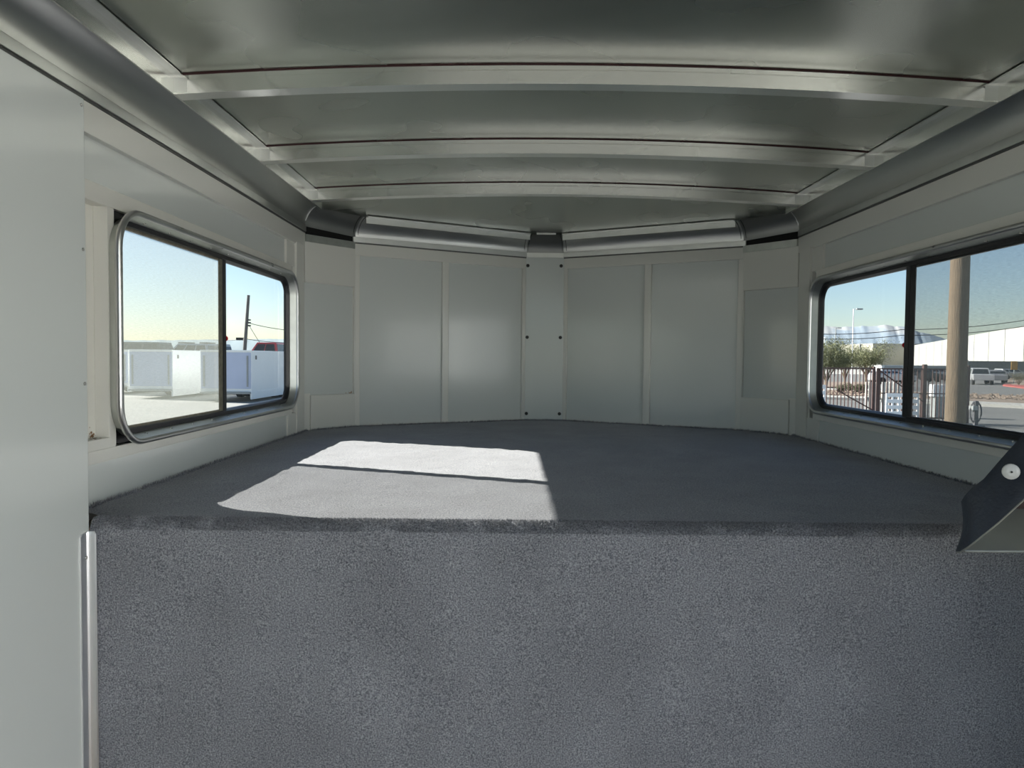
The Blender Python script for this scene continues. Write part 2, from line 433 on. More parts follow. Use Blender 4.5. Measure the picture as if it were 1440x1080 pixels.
# ------------------------------------------------------------------ windows
def rrect(y0, y1, z0, z1, r, n=8):
    pts = []
    for (cy, cz, a0) in ((y1-r, z1-r, 0), (y0+r, z1-r, 90), (y0+r, z0+r, 180), (y1-r, z0+r, 270)):
        for k in range(n+1):
            a = math.radians(a0 + 90*k/n); pts.append((cy + r*math.cos(a), cz + r*math.sin(a), math.cos(a), math.sin(a)))
    return pts
GY0, GY1, GZ0, GZ1, GR = 1.497, 2.655, .143, .577, .055
def rr_ring(sx, prof, ymin=0):                    # prof: list of (outward offset, x)
    P = rrect(GY0, GY1, GZ0, GZ1, GR); m = MB(); rings = []
    for (y, z, ny, nz) in P + P[:1]:
        rings.append([(sx*x, max(y+ny*o, ymin if o > .01 else 0), z+nz*o) for (o, x) in prof])
    m.loft(rings, closed_profile=True); return m
def window(sx, name, lab):
    root = sempty(name)
    rr_ring(sx, [(.029+.0072*math.cos(2*PI*k/12), .964+.0072*math.sin(2*PI*k/12)) for k in range(12)]).build('trim_ring', RING, root, smooth=True, auto=False)
    rr_ring(sx, [(.013, .991), (.0225, .967), (.026, .968), (.018, .993)]).build('jamb_liner', LINER, root, smooth=True)
    rr_ring(sx, [(0, .994), (.003, .988), (.016, .988), (.019, .999), (.036, 1.001), (.036, 1.0045), (-.003, 1.0045), (-.003, .999)], 1.478).build('gasket', BLACK, root, smooth=True)
    # black backing ring, added to stop sun leaking in around the glass
    rr_ring(sx, [(.027, 1.0045), (.027, 1.0100), (.066, 1.0100), (.066, 1.0045)], 1.478).build('leak_backing', BLACK, root)
    # glass: far pane fixed, near pane behind the screen
    def pane(y0, y1, x, nm, mt, th=.003):
        P = [(y, z) for y, z, _, _ in rrect(GY0-.002, GY1+.002, GZ0-.002, GZ1+.002, GR)]
        P = [(min(max(y, y0), y1), z) for y, z in P]
        Q = []
        for p in P:
            if not Q or (abs(p[0]-Q[-1][0])+abs(p[1]-Q[-1][1])) > 1e-5: Q.append(p)
        m = MB(); n = len(Q)
        if th:
            m.loft([[(sx*x, y, z) for y, z in Q], [(sx*(x+th), y, z) for y, z in Q]], True, True)
        else: m.add([(sx*x, y, z) for y, z in Q], [tuple(range(n))])
        return m.build(nm, mt, root)
    pane(2.05, 3, .9985, 'glass_pane', GLASS, 0); pane(0, 2.07, 1.002, 'glass_pane', GLASS, 0)
    pane(0, 2.04, .9955, 'insect_screen', SCREEN, 0)
    # meeting stiles
    MB().box(sx*.9915, sx*1.002, 2.062, 2.086, GZ0-.004, GZ1+.004).build('sliding_stile', BLACK, root, bevel=.003)
    MB().box(sx*.9925, sx*.9965, 2.037, 2.0615, GZ0-.003, GZ1+.003).build('screen_stile', SASHT if sx < 0 else BLACK, root, bevel=.003)
    l = MB().disc((sx*.996, 2.0855, .352), (0, 1, 0), .008, .006, 12).build('latch', RED, root, smooth=True)
    # screen frame rails along the near half
    tm = SASHT if sx < 0 else BLACK
    MB().box(sx*.992, sx*.998, GY0+.05, 2.03, GZ0-.003, GZ0+.004).build('screen_rail', tm, root, bevel=.001)
    MB().box(sx*.992, sx*.998, GY0+.05, 2.03, GZ1-.004, GZ1+.003).build('screen_rail', tm, root, bevel=.001)
    # screws along the jamb liner
    for k in range(9):
        y = 1.60 + k*.117
        for z, nz in ((GZ1+.0175, -1), (GZ0-.0175, 1)):
            MB().disc((sx*.979, y, z), (-sx*.35, 0, nz), .0034, .0028, 8).build('screw', SCREWM, root)
    return root
window(-1, 'window_1', ''); window(1, 'window_2', '')

# ------------------------------------------------------------------ nose walls
def plane_wall(name, i, j):
    """frame of a wall facet: local u along the wall, d into the room"""
    a, b = Vector(PATH[i]), Vector(PATH[j]); t = (b-a).normalized(); n = Vector((t.y, -t.x)); L = (b-a).length
    root = sempty(name)
    def part(nm, u0, u1, z0, z1, d0, d1, mt=WHITE, bev=.003):
        def P(u, d): q = a + t*u + n*d; return (q.x, q.y)
        c = [P(u0, d0), P(u1, d0), P(u1, d1), P(u0, d1)]
        m = MB(); m.loft([[(x, y, z0) for x, y in c], [(x, y, z1) for x, y in c]], True, True)
        return m.build(nm, mt, root, bevel=bev)
    return root, part, L, a, t, n
for name, i, j, flip in (('wall_front_left', 2, 3, False), ('wall_front_right', 4, 5, True)):
    root, part, L, a, t, n = plane_wall(name, i, j)
    def U(u0, u1): return (L-u1, L-u0) if flip else (u0, u1)
    part('backing', 0, L, -.03, .83, -.03, -.018, CAVITY, 0)
    for u0, u1 in ((.018, .412), (.43, .83)): part('panel', *U(u0, u1), -.01, .75, -.0175, -.012, WHITE2, 0)
    part('top_rail', *U(-.006, L), .736, .797, -.018, 0)
    for u0, u1 in ((-.006, .020), (.404, .436), (.822, L)): part('stile', *U(u0, u1), -.01, .7365, -.018, -.0004)
for name, i, j, flip in (('wall_corner_left', 1, 2, False), ('wall_corner_right', 5, 6, True)):
    root, part, L, a, t, n = plane_wall(name, i, j)
    def U(u0, u1): return (L-u1, L-u0) if flip else (u0, u1)
    part('backing', 0, L, -.03, .76, -.03, -.018, CAVITY, 0)
    part('panel', *U(0, L), .13, .61, -.0175, -.011, WHITE2, 0)
    part('upper_plate', *U(0, L), .600, .764, -.018, 0)
    part('lower_plate', *U(.028, L), -.01, .143, -.018, -.001)
    part('lower_sheet', *U(0, .03), -.01, .15, -.018, -.009, WHITE, 0)
    part('stile', *U(L-.006, L+.004), .143, .600, -.018, 0)
    m = MB()
    for k in range(18):
        uu = L-.012-abs(random.gauss(0, .012)); zz = .1445+abs(random.gauss(0, .003)); r = .0008+random.random()*.0012
        if flip: uu = L-uu
        q = a + t*uu + n*(-.0105)
        m.add([(q.x+t.x*r*2*math.cos(c), q.y+t.y*r*2*math.cos(c), zz+r*math.sin(c)) for c in (0, 1.2, 2.4, 3.6, 4.8)], [(0,1,2,3,4)])
    if not flip: m.build('rust_mark', RUST, root)
# centre plate with black screws
root, part, L, a, t, n = plane_wall('wall_front', 3, 4)
part('backing', 0, L, -.03, .80, -.03, -.012, CAVITY, 0)
part('centre_plate', -.002, L+.002, -.01, .800, -.012, .003, WHITE2, .0012)
for z in (.750, .404, .033):
    for x in (-.083, .078): MB().disc((x, 3.460, z), (0, -1, 0), .0082, .004, 14).build('screw', SCREWB, root)

# ------------------------------------------------------------------ carpeted deck and riser
deck = [(-.975, 1.32), (-.975, YC), (-.82, 3.05), (-.09, 3.45), (.09, 3.45), (.82, 3.05), (.975, YC), (.975, 1.32)]
fl = MB(); fl.loft([[(x, y, -.06) for x, y in deck], [(x, y, -.022) for x, y in deck]], True, True)
struct(fl.build('floor', PLY))
struct(MB().box(-1.0, 1.0, -.55, 1.32, -1.15, -1.12).build('floor_lower', PLY))
def wall_y(x):
    x = abs(x)
    for (x0, y0), (x1, y1) in zip([(0, 3.462), (.09, 3.462), (.83, 3.061)], [(.09, 3.462), (.83, 3.061), (.992, 2.868)]):
        if x <= x1: return y0 + (y1-y0)*((x-x0)/(x1-x0))
    return 2.868
rings = []
R = .020; YR = 1.300
def ch(x, s): return .0022*noise.noise(Vector((x*23, s*23, 3))) + .0012*noise.noise(Vector((x*90, s*90, 1)))
NXC = 150
prof_pts = [(YR, -1.118+k*.16) for k in range(6)] + [(YR, -.2), (YR, -.12), (YR, -.07)]
for k in range(0, 11):
    a_ = k/10*PI/2; prof_pts.append((YR+R-R*math.cos(a_), -R+R*math.sin(a_)))
for (y, z) in prof_pts:
    rings.append([((-.9895+1.979*i/NXC)*(.9399), y-ch(-.99+1.98*i/NXC, z)*(1 if z < -.005 else 0), z+ch(-.99+1.98*i/NXC, y+z)*(1 if z > -.03 else 0)) for i in range(NXC+1)])
NYC = 110
for k in range(1, NYC+1):
    f_ = k/NYC; r = []
    for i in range(NXC+1):
        x = -.9895+1.979*i/NXC; ye = wall_y(x); x *= ((.9399)+.0625*min(1, (k-1)/2)); y = YR+R + (ye-YR-R)*f_
        ed = min(abs(.9895-abs(x)), ye-y)
        z = ch(x, y) + (.004*max(0, noise.noise(Vector((x*60, y*60, 9)))) if ed < .012 else 0)
        r.append((x, y, z))
    rings.append(r)
cm = MB(); cm.loft(rings)
carpet = cm.build('carpet', CARPET, smooth=True, auto=False)
tag(carpet, 'grey cut pile carpet covering the raised bunk deck and the drop at its front edge', 'carpet')
# loose pile along the nosing and against the walls (nobody could count it)
tf = MB(); 
def blade(p, nrm, h, w):
    d = Vector((random.uniform(-1, 1), random.uniform(-1, 1), random.uniform(-1, 1))).cross(nrm)
    if d.length < .1: return
    d = d.normalized()*w; tip = p + nrm*h + Vector((random.uniform(-1, 1), random.uniform(-1, 1), random.uniform(-.5, 1)))*h*.45
    tf.add([p-d, p+d, tip], [(0, 1, 2)])
for k in range(45000):
    x = random.uniform(-.926, .926); a_ = random.uniform(.0, 1.0)*PI/2
    nrm = Vector((0, -math.cos(a_), math.sin(a_)))
    p = Vector((x, YR+R-R*math.cos(a_), -R+R*math.sin(a_)))
    blade(p, nrm, random.uniform(.0012, .0036), .0006)
for k in range(9000):
    s = random.random()
    x = random.uniform(-.97, .97) if s < .5 else random.choice((-1, 1))*random.uniform(.978, .987)
    y = wall_y(x)-random.uniform(.001, .01) if s < .5 else random.uniform(1.32, 2.87)
    blade(Vector((x, y, 0)), Vector((0, 0, 1)), random.uniform(.003, .009), .0012)
pile = tf.build('carpet_pile', CARPET, carpet); pile['kind'] = 'stuff'

# ------------------------------------------------------------------ bright corner strip left of the riser
t = thing('corner_trim', 'bright polished metal corner strip running down the left edge of the carpeted drop', 'trim strip', (-.930, 1.2935, -1.118))
m = MB(); H = 1.118-.022
pr = [(0, -.026), (.003, -.026), (.0045, -.012), (.003, -.003), (.008, -.0015), (.0125, -.0005), (.0142, .002), (.013, .004), (0, .004)]
m.loft([[(x, y, 0) for x, y in pr], [(x, y, H-.006) for x, y in pr], [(x*.8, y*.8, H) for x, y in pr]], True, True).build('strip', CHROME, t)
MB().disc((.0045, -.014, H-.045), (1, 0, 0), .0032, .002, 10).build('screw', SCREWM, t)

# ------------------------------------------------------------------ vinyl flap and plate at the right edge
t = thing('hanging_flap', 'dark navy vinyl flap with round off-white button, cut off by right edge', 'flap', (0, 1.0, 0))
Y0 = 1.0
up = [(1353, 706), (1358, 698), (1367, 688), (1385, 674), (1410, 645), (1440, 612), (1490, 556)]
lo = [(1345, 776), (1350, 776), (1360, 770), (1378, 756), (1405, 734), (1440, 702), (1490, 655)]
ru, rl = [], []
depth = [1.05, 1.03, 1.015, 1.0, .985, .97, .95]
front = []; backr = []
for (u, l_, d) in zip(up, lo, depth):
    A, B = at(*u, d), at(*l_, d-.03)
    row = [A.lerp(B, s/6) + Vector((0, -.010*math.sin(PI*s/6), 0)) for s in range(7)]
    front.append([p - Vector((0, 1.0, 0)) for p in row]); backr.append([p - Vector((0, 1.0, 0)) + Vector((.001, .004, .0)) for p in row])
m = MB(); m.loft([f + b[::-1] for f, b in zip(front, backr)], True, True).build('vinyl_strap', VINYL, t, smooth=True)
hem = [(f[-1]) + Vector((0, -.0005, -.0003)) for f in front]
MB().tube(hem, .0012, 6).build('hem', PLATEM, t, smooth=True)
c = at(1421, 663, .955) - Vector((0, 1, 0))
bt = MB().disc(c, (-.35, -1, 0), .0105, .005, 20).build('button', BUTTON, t, smooth=True)
MB().disc(c + Vector((-.002, -.0052, .0)), (-.35, -1, 0), .0014, .0008, 8).build('button_hole', SCREWB, bt)
t = thing('metal_bracket', 'dull grey folded metal plate behind the navy flap at right edge', 'bracket', (0, 1.06, 0))
A = at(1358, 774, 1.03); B = at(1412, 721, 1.10)
zt, zb = B.z, A.z
ys = 1.06
pl = [(A.x-.002, 1.03-ys, zb), (.982, 1.03-ys, zb), (.982, 1.13-ys, zt), (B.x-.01, 1.13-ys, zt)]
pl2 = [(x, y+.003, z-.003) for x, y, z in pl]
MB().loft([pl, pl2], True, True).build('plate', PLATEM, t)
MB().box(B.x-.01, .982, 1.13-ys, 1.136-ys, zt-.002, zt+.03).build('back_lip', CAVITY, t)
MB().tube([Vector(pl[0])+Vector((0, 0, -.001)), Vector(pl[1])+Vector((0, 0, -.001))], .0018, 6).build('folded_edge', PLATEM, t)

# ================================================================== OUTSIDE
GZ = -1.5
def gz(Y): return GZ - .55*min(1, max(0, (Y-45)/30))
struct(MB().loft([[(-900, y, gz(y)), (900, y, gz(y))] for y in (-60, 45, 75, 900)]).build('ground', ASPHALT))
def ground_at(px, py):
    d = RIGHT*((px-720)/1000) + UP*(-(py-540)/1000) + FWD
    z = GZ
    for _ in range(8):
        p = Vector((CAMX, 0, CAMZ)) + d*((z-CAMZ)/d.z); z = gz(p.y)
    return p
# ---- mountains on the horizon
def mountain_mat():
    M = bpy.data.materials.new('hazy_snowy_mountain'); M.use_nodes = True
    n, l = M.node_tree.nodes, M.node_tree.links; b = n['Principled BSDF']; b.inputs['Roughness'].default_value = 1
    b.inputs['Specular IOR Level'].default_value = 0
    g_ = n.new('ShaderNodeNewGeometry'); sp = n.new('ShaderNodeSeparateXYZ'); l.new(g_.outputs['Position'], sp.inputs[0])
    nz = n.new('ShaderNodeTexNoise'); nz.inputs['Scale'].default_value = .006; nz.inputs['Detail'].default_value = 6
    l.new(g_.outputs['Position'], nz.inputs[0])
    a_ = n.new('ShaderNodeMath'); a_.operation = 'MULTIPLY_ADD'; a_.inputs[1].default_value = 260; l.new(nz.outputs[0], a_.inputs[0]); l.new(sp.outputs[2], a_.inputs[2])
    r = n.new('ShaderNodeMapRange'); r.inputs['From Min'].default_value = 285; r.inputs['From Max'].default_value = 320; l.new(a_.outputs[0], r.inputs[0])
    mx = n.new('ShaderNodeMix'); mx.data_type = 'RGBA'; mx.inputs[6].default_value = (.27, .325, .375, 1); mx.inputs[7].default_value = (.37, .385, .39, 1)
    l.new(r.outputs[0], mx.inputs[0]); l.new(mx.outputs[2], b.inputs['Base Color']); return M
MOUNT = mountain_mat()
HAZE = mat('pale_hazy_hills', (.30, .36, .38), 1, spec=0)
def ridge(name, px0, px1, ytop, D, seed, amp, mt=None):
    m = MB(); rings = []
    N = 90
    for i in range(N+1):
        px = px0 + (px1-px0)*i/N
        h = ytop(px) + amp*noise.noise(Vector((px*.06, seed, 0))) + amp*.4*noise.noise(Vector((px*.2, seed, 5)))
        T = at(px, h, D); row = []
        for k in range(9):
            f_ = k/8; z = GZ + (T.z-GZ)*(f_**.8)
            row.append((T.x*(1-.10*(1-f_)) + 4*noise.noise(Vector((px*.15, k, seed))), D*(1-.12*(1-f_)) + 22*noise.noise(Vector((px*.12, k*.7, seed+3)))*(1-f_), z))
        rings.append(row)
    m.loft(rings); return struct(m.build(name, mt or MOUNT, smooth=True))
ridge('mountains', 1100, 1330, lambda p: 459 - 3*math.exp(-((p-1245)/12)**2) + max(0, (p-1262))*.25, 4000, 2.3, 2.5)
ridge('hills', 150, 460, lambda p: 479-.01*(p-150), 4200, 8.1, 1.2, HAZE)

# ---- left: pale yard with a row of white enclosed trailers
struct(MB().box(-45, -2.2, -6, 37, GZ-.1, GZ+.015).build('yard_slab', YARD))
def box_trailer(pxc, Y, width, length, label, top=1.98):
    c = at(pxc, 560, Y); x1 = c.x; x0 = x1-width
    t = thing('box_trailer', label, 'trailer', ((x0+x1)/2, Y, GZ), 'white enclosed trailers parked in a row')
    w = width/2
    MB().box(-w, w, .02, length, .40, top).build('body', OUTW, t, bevel=.02)
    MB().box(w-.06, w+.01, 0, length, .12, .42).build('side_skirt', OUTW, t, bevel=.01)
    rd = MB().box(-w+.03, w-.03, -.01, .02, .52, top-.08).build('rear_door', OUTSHADE, t, bevel=.004)
    MB().box(-w, w, -.03, .03, top-.03, top+.01).build('roof_edge', OUTW, t)
    MB().box(-w+.05, w-.1, .1, length-.2, .30, .42).build('chassis', CHASSIS, t)
    MB().box(-w+.02, w-.02, -.12, -.02, .33, .40).build('bumper', OUTGREY, t, bevel=.01)
    MB().box(w+.01, w+.018, .38, .52, top-.34, top-.19).build('side_vent', CHASSIS, t, bevel=.004)
    for s in (-1, 1):
        for yy in (length*.45, length*.45+.85):
            o = MB().tube([(s*(w-.25)-.1, yy, .33), (s*(w-.25)+.1, yy, .33)], .33, 18).build('wheel', TYRE, t, smooth=True)
        MB().box(s*(w-.15)-.03, s*(w-.15)+.03, -.04, -.01, .6, top-.2).build('door_bar', OUTGREY, rd)
    return t
box_trailer(354, 27, 1.95, 7.5, 'white enclosed trailer nearest, seen through the far half of the left window')
box_trailer(243, 28.5, 1.75, 6.5, 'white enclosed trailer in the middle of the row, behind the screen of the left window')
box_trailer(181, 31.5, 1.7, 6.0, 'leftmost white enclosed trailer of the row, behind the screen of the left window')
# raised lot with parked cars behind
struct(MB().box(-60, -9, 37, 90, GZ-.6, GZ+.55).build('raised_lot', ASPHALT))
def car(loc, rotz, paint, label, kind='suv', L=4.7, Wd=1.85, Ht=1.85, group='cars parked beyond the white trailers', rack=False):
    t = thing('pickup_truck' if kind == 'pickup' else 'car', label, 'truck' if kind == 'pickup' else 'car', loc, group, rotz)
    h = Wd/2
    if kind == 'suv':
        body = [(-L/2, .4), (-L/2, .95), (-L/2+.15, 1.05), (L/2-1.2, 1.08), (L/2-.1, .9), (L/2, .75), (L/2, .4)]
        cab = [(-L/2+.1, 1.04), (-L/2+.35, Ht), (L/2-2.1, Ht), (L/2-1.25, 1.06)]
    else:
        body = [(-L/2, .5), (-L/2, 1.1), (-.2, 1.12), (L/2-1.3, 1.12), (L/2-.1, 1.0), (L/2, .85), (L/2, .45)]
        cab = [(-.45, 1.1), (-.25, Ht), (.85, Ht), (1.45, 1.1)]
    MB().loft([[(x, -h, z) for x, z in body], [(x, h, z) for x, z in body]], True, True).build('body', paint, t, bevel=.04)
    hc = h-.04; ht = h-.20
    def cy(z): return hc + (ht-hc)*(z-1.04)/(Ht-1.04)
    cb = MB().loft([[(x, -cy(z), z) for x, z in cab], [(x, cy(z), z) for x, z in cab]], True, True).build('cabin', paint, t, bevel=.03)
    z0, z1 = 1.14, Ht-.1
    (xa, za), (xb, zb_), (xc, zc), (xd, zd) = cab
    def lerpx(x0, x1, z): return x0 + (x1-x0)*(z-za)/(Ht-za)
    n = 2 if kind == 'pickup' else 3
    xs0, xs1 = lerpx(xa, xb, z0)+.12, lerpx(xd, xc, z0)-.12
    xt0, xt1 = lerpx(xa, xb, z1)+.10, lerpx(xd, xc, z1)-.10
    for s in (-1, 1):
        for k in range(n):
            a0, a1 = k/n+.02, (k+1)/n-.02
            q = [(xs0+(xs1-xs0)*a0, s*(cy(z0)+.008), z0), (xs0+(xs1-xs0)*a1, s*(cy(z0)+.008), z0), (xt0+(xt1-xt0)*a1, s*(cy(z1)+.008), z1), (xt0+(xt1-xt0)*a0, s*(cy(z1)+.008), z1)]
            q2 = [(x, y-s*.03, z) for x, y, z in q]
            MB().loft([q, q2], True, True).build('side_window', CARG, cb)
    for (xa_, xb_, off) in ((xa, xb, -.01), (xd, xc, .01)):
        q = [(lerpx(xa_, xb_, z0)+off, -cy(z0)+.1, z0), (lerpx(xa_, xb_, z0)+off, cy(z0)-.1, z0), (lerpx(xa_, xb_, z1)+off, cy(z1)-.1, z1), (lerpx(xa_, xb_, z1)+off, -cy(z1)+.1, z1)]
        q2 = [(x-off*3, y, z) for x, y, z in q]
        MB().loft([q, q2], True, True).build('windscreen', CARG, cb)
    for sx_ in (-L/2+.85, L/2-.9):
        for s in (-1, 1): MB().tube([(sx_, s*(h-.22), .36), (sx_, s*(h+.01), .36)], .36, 18).build('wheel', TYRE, t, smooth=True)
    if rack:
        for xx in (xb+.25, xc-.2): MB().box(xx-.25, xx+.25, -.6, .6, Ht+.02, Ht+.09).build('roof_rack', CHASSIS, cb, bevel=.01)
    return t
P_GREY = mat('grey_car_paint', (.22, .23, .25), .3, .3, coat=.5); P_BLACK = mat('black_car_paint', (.05, .055, .06), .3, coat=.5)
P_RED = mat('red_car_paint', (.55, .05, .05), .3, coat=.5); P_WHITE = mat('white_car_paint', (.45, .46, .46), .3, coat=.5)
P_SIL = mat('silver_car_paint', (.45, .47, .48), .3, .5, coat=.5)
LOT = GZ+.55
def spot(px, Y): p = at(px, 500, Y); return (p.x, Y, LOT)
car(spot(180, 40), PI, P_BLACK, 'dark estate car roof above the leftmost trailer', Ht=1.92, L=4.9)
car(spot(258, 44), PI, P_SIL, 'silver car with roof rack behind the middle trailer', Ht=1.92, L=4.2, rack=True)
car(spot(289, 50), PI, P_GREY, 'grey car just right of the one with a roof rack', Ht=2.0, L=3.6)
car(spot(313, 47), PI, P_WHITE, 'pale car cab left of the leaning grey pole', 'pickup', Ht=1.9, L=4.4)
car(spot(388, 42), PI, P_RED, 'red pickup cab above the nearest white trailer', 'pickup', Ht=2.0, L=5.4)
# leaning pole and its wires
b0, b1 = at(343.5, 500, 60), at(349.5, 415, 60)
d = (b0-b1)/(b1.z-b0.z)
base = b0 + d*(b0.z-GZ)
t = thing('utility_pole', 'leaning grey wooden pole without crossarm behind the white trailers', 'utility pole', base)
MB().tube([Vector((0,0,0)), b1-base], [.17, .12], 12).build('post', WOODG, t, smooth=True)
for yy in (450, 454, 458):
    q = at(348.5, yy, 60)-base; MB().disc(q+Vector((.1, -.1, 0)), (1, -.3, 0), .07, .22, 10).build('insulator', CHASSIS, t)
def wire(pts, label, r=.025, group='overhead wires'):
    pts = [Vector(p) for p in pts]; P = []
    for a_, b_ in zip(pts, pts[1:]):
        L = (b_-a_).length
        for k in range(12): f_ = k/12; P.append(a_.lerp(b_, f_) - Vector((0, 0, 1))*L*.02*4*f_*(1-f_))
    P.append(pts[-1]); o = MB().tube(P, r, 5).build('overhead_wire', WIRE); return tag(o, label, 'wire')
wire([at(349, 454, 60), at(402, 464, 60), at(470, 474, 61)], 'upper wire running right from the leaning grey pole')
wire([at(300, 478, 62), at(346, 476.5, 60.3), at(402, 482, 61), at(460, 487, 62)], 'lower wire crossing behind the leaning grey pole')
wire([at(350, 457, 60), at(372, 492, 60.5), at(378, 505, 61)], 'steep guy wire from the leaning grey pole down towards the red pickup', .02)
o = MB().box(-.35, .35, -.1, .1, -.12, .12).build('wire_splice_box', WIRE, bevel=.04); o.location = at(338, 476.6, 60.6)
tag(o, 'small dark splice case on the wire just left of the leaning pole', 'cable box')

# ---- right: fence with gate
YF = 21.0
def fence():
    xa, xb = at(1120, 500, YF).x, at(1229, 500, YF).x
    t = thing('metal_fence', 'rust brown picket fence left of the gate, seen through the right window', 'fence', (xa, YF, GZ))
    H = 1.61; n = int((xb-xa)/.108)
    MB().box(0, xb-xa, -.02, .02, H-.04, H).build('top_rail', FENCEM, t); MB().box(0, xb-xa, -.02, .02, .15, .19).build('bottom_rail', FENCEM, t)
    me = None
    for k in range(n):
        if me is None:
            o = MB().box(-.011, .011, -.011, .011, .05, H-.04).build('picket', FENCEM, t); me = o.data
        else:
            o = bpy.data.objects.new('picket', me); COL.objects.link(o); o.parent = t
        o.location.x = .05 + k*.108
    MB().box(xb-xa-.02, xb-xa+.05, -.035, .035, 0, H+.03).build('post', FENCEM, t)
    MB().tube([(1.2, -.03, .95), (2.3, -.03, .35)], .02, 6).build('brace', FENCEM, t)
    xc, xd = at(1235, 500, YF).x, at(1357, 500, YF).x
    t = thing('metal_gate', 'rust brown picket gate with diagonal brace beside the round wooden pole', 'gate', (xc, YF, GZ))
    n = int((xd-xc)/.112)
    MB().box(0, xd-xc, -.02, .02, H-.04, H).build('top_rail', FENCEM, t); MB().box(0, xd-xc, -.02, .02, .12, .16).build('bottom_rail', FENCEM, t)
    MB().box(0, xd-xc, -.02, .02, .85, .88).build('middle_rail', FENCEM, t)
    for k in range(n):
        o = bpy.data.objects.new('picket', me); COL.objects.link(o); o.parent = t; o.location.x = .06 + k*.112
    MB().box(-.02, .07, -.04, .04, 0, H).build('post', FENCEM, t)
    MB().tube([(0, -.03, H-.05), (1.4, -.03, .6)], .02, 6).build('brace', FENCEM, t)
    for dx in (.0, .12): MB().box(xd-xc+dx-.03, xd-xc+dx+.03, -.04, .04, 0, H+.10).build('end_post', FENCEM, t)
    MB().box(1.33, 1.43, -.05, .05, 0, H+.12).build('end_post', FENCEM, t)
fence()
# ---- big wooden pole
p = at(1346, 500, 15); p.z = GZ
t = thing('wooden_pole', 'thick brown wooden utility pole standing in front of the gate', 'utility pole', p)
MB().tube([(0, 0, k*.5) for k in range(21)], [.20-.0025*k for k in range(21)], 20).build('post', WOODP, t, smooth=True)
# ---- white slotted panels near the fence
def slotted(px0, px1, ytop, Y, label):
    a_, b_ = at(px0, ytop, Y), at(px1, ytop, Y); w = b_.x-a_.x; H = a_.z-GZ
    t = thing('slotted_panel', label, 'slotted panel', (a_.x, Y, GZ), 'white slotted panels by the fence')
    cols = max(3, int(w/.14)); 
    for k in range(cols+1):
        x = w*k/cols; MB().box(x-.022, x+.022, -.015, .015, .05, H).build('upright', OUTW, t)
    for z in [H-.02-.16*k for k in range(int((H-.05)/.16))]:
        MB().box(-.02, w+.02, -.02, .02, z-.075, z+.02).build('cross_slat', OUTW, t)
    for x in (0, w): MB().box(x-.03, x+.03, -.2, .25, 0, .06).build('foot', OUTW, t)
slotted(1247, 1291, 553, 19, 'white slotted panel in front of the gate, left of the wooden pole')
slotted(1140, 1160, 541, 19, 'white slotted panel cut off by the far end of the right window')
# ---- white slats behind the fence
Y = 24; a_ = at(1218, 537, Y); t = thing('slatted_barrier', 'tall white vertical slats leaning together behind the gate post', 'barrier', (a_.x, Y, GZ))
for x0, x1 in ((1218.5, 1221), (1223, 1229), (1232, 1236), (1241.5, 1246), (1247.5, 1250), (1252, 1255), (1257.5, 1262), (1264, 1267)):
    MB().box(at(x0, 500, Y).x-a_.x, at(x1, 500, Y).x-a_.x, -.02, .02, 0, a_.z-GZ).build('slat', WALLB, t)
MB().box(0, at(1267, 500, Y).x-a_.x, .02, .06, .5, .6).build('rail', WALLB, t)
# ---- white sign board behind the gate
Y = 23; a_ = at(1313, 541, Y); b_ = at(1336, 558, Y)
t = thing('utility_cabinet', 'grey cabinet with white board on top, just left of the wooden pole', 'cabinet', (a_.x, Y, GZ))
MB().box(0, b_.x-a_.x, 0, .3, b_.z-GZ, a_.z-GZ).build('white_board', OUTW, t, bevel=.01)
MB().box(.08, b_.x-a_.x-.05, .03, .3, 0, b_.z-GZ).build('body', OUTGREY, t, bevel=.01)
# ---- dark wheel and jack by the gate end
c = at(1372, 582, 20); t = thing('trailer_jack', 'dark trailer jack with hoop beside the gate end post', 'trailer jack', (c.x, 20, GZ))
hp = [(0+.16*math.cos(a*.35), 0, .40+.30*math.sin(a*.35)) for a in range(18)]
MB().tube(hp, .02, 6, closed=True).build('hoop', CHASSIS, t, smooth=True)
MB().box(-.05, .05, -.05, .05, 0, .72).build('leg', CHASSIS, t, bevel=.01); MB().box(-.14, .0, -.1, .1, .46, .58).build('box', OUTGREY, t, bevel=.01)
MB().box(-.16, .2, -.12, .12, .0, .03).build('foot', CHASSIS, t)

# ---- unseen white trailer, added to bounce sunlight in through the door opening
t = thing('box_trailer', 'unseen white trailer added to bounce sunlight in through the door opening', 'trailer', (4.3, -3.0, GZ))
MB().box(-1, 1, -3.6, 3.6, .35, 2.7).build('body', OUTW, t, bevel=.03)
for yy in (-.5, .5): MB().tube([(-1.05, yy, .36), (-.8, yy, .36)], .36, 18).build('wheel', TYRE, t, smooth=True)
# ---- curbs, planting strips
def strip_on_ground(name, pts_near, pts_far, h, mt, label=None, cat=None, st=True):
    n_ = [ground_at(*p) for p in pts_near]; f_ = [ground_at(*p) for p in pts_far]
    m = MB(); rings = [[(a.x, a.y, gz(a.y)-.2), (a.x, a.y, gz(a.y)+h), (b.x, b.y, gz(b.y)+h), (b.x, b.y, gz(b.y)-.2)] for a, b in zip(n_, f_)]
    m.loft(rings, True, True); o = m.build(name, mt)
    if st: struct(o)
    return o
strip_on_ground('curb', [(1100, 560), (1230, 564), (1330, 569), (1480, 577)], [(1100, 557), (1230, 561), (1330, 566), (1480, 573)], .12, CONCR)
strip_on_ground('planting_strip', [(1100, 557), (1230, 561), (1330, 566), (1480, 573)], [(1100, 550), (1230, 552), (1330, 556), (1480, 562)], .13, GRAVEL)
strip_on_ground('curb_far', [(1100, 550), (1235, 552)], [(1100, 547.5), (1235, 549.5)], .12, CONCR)
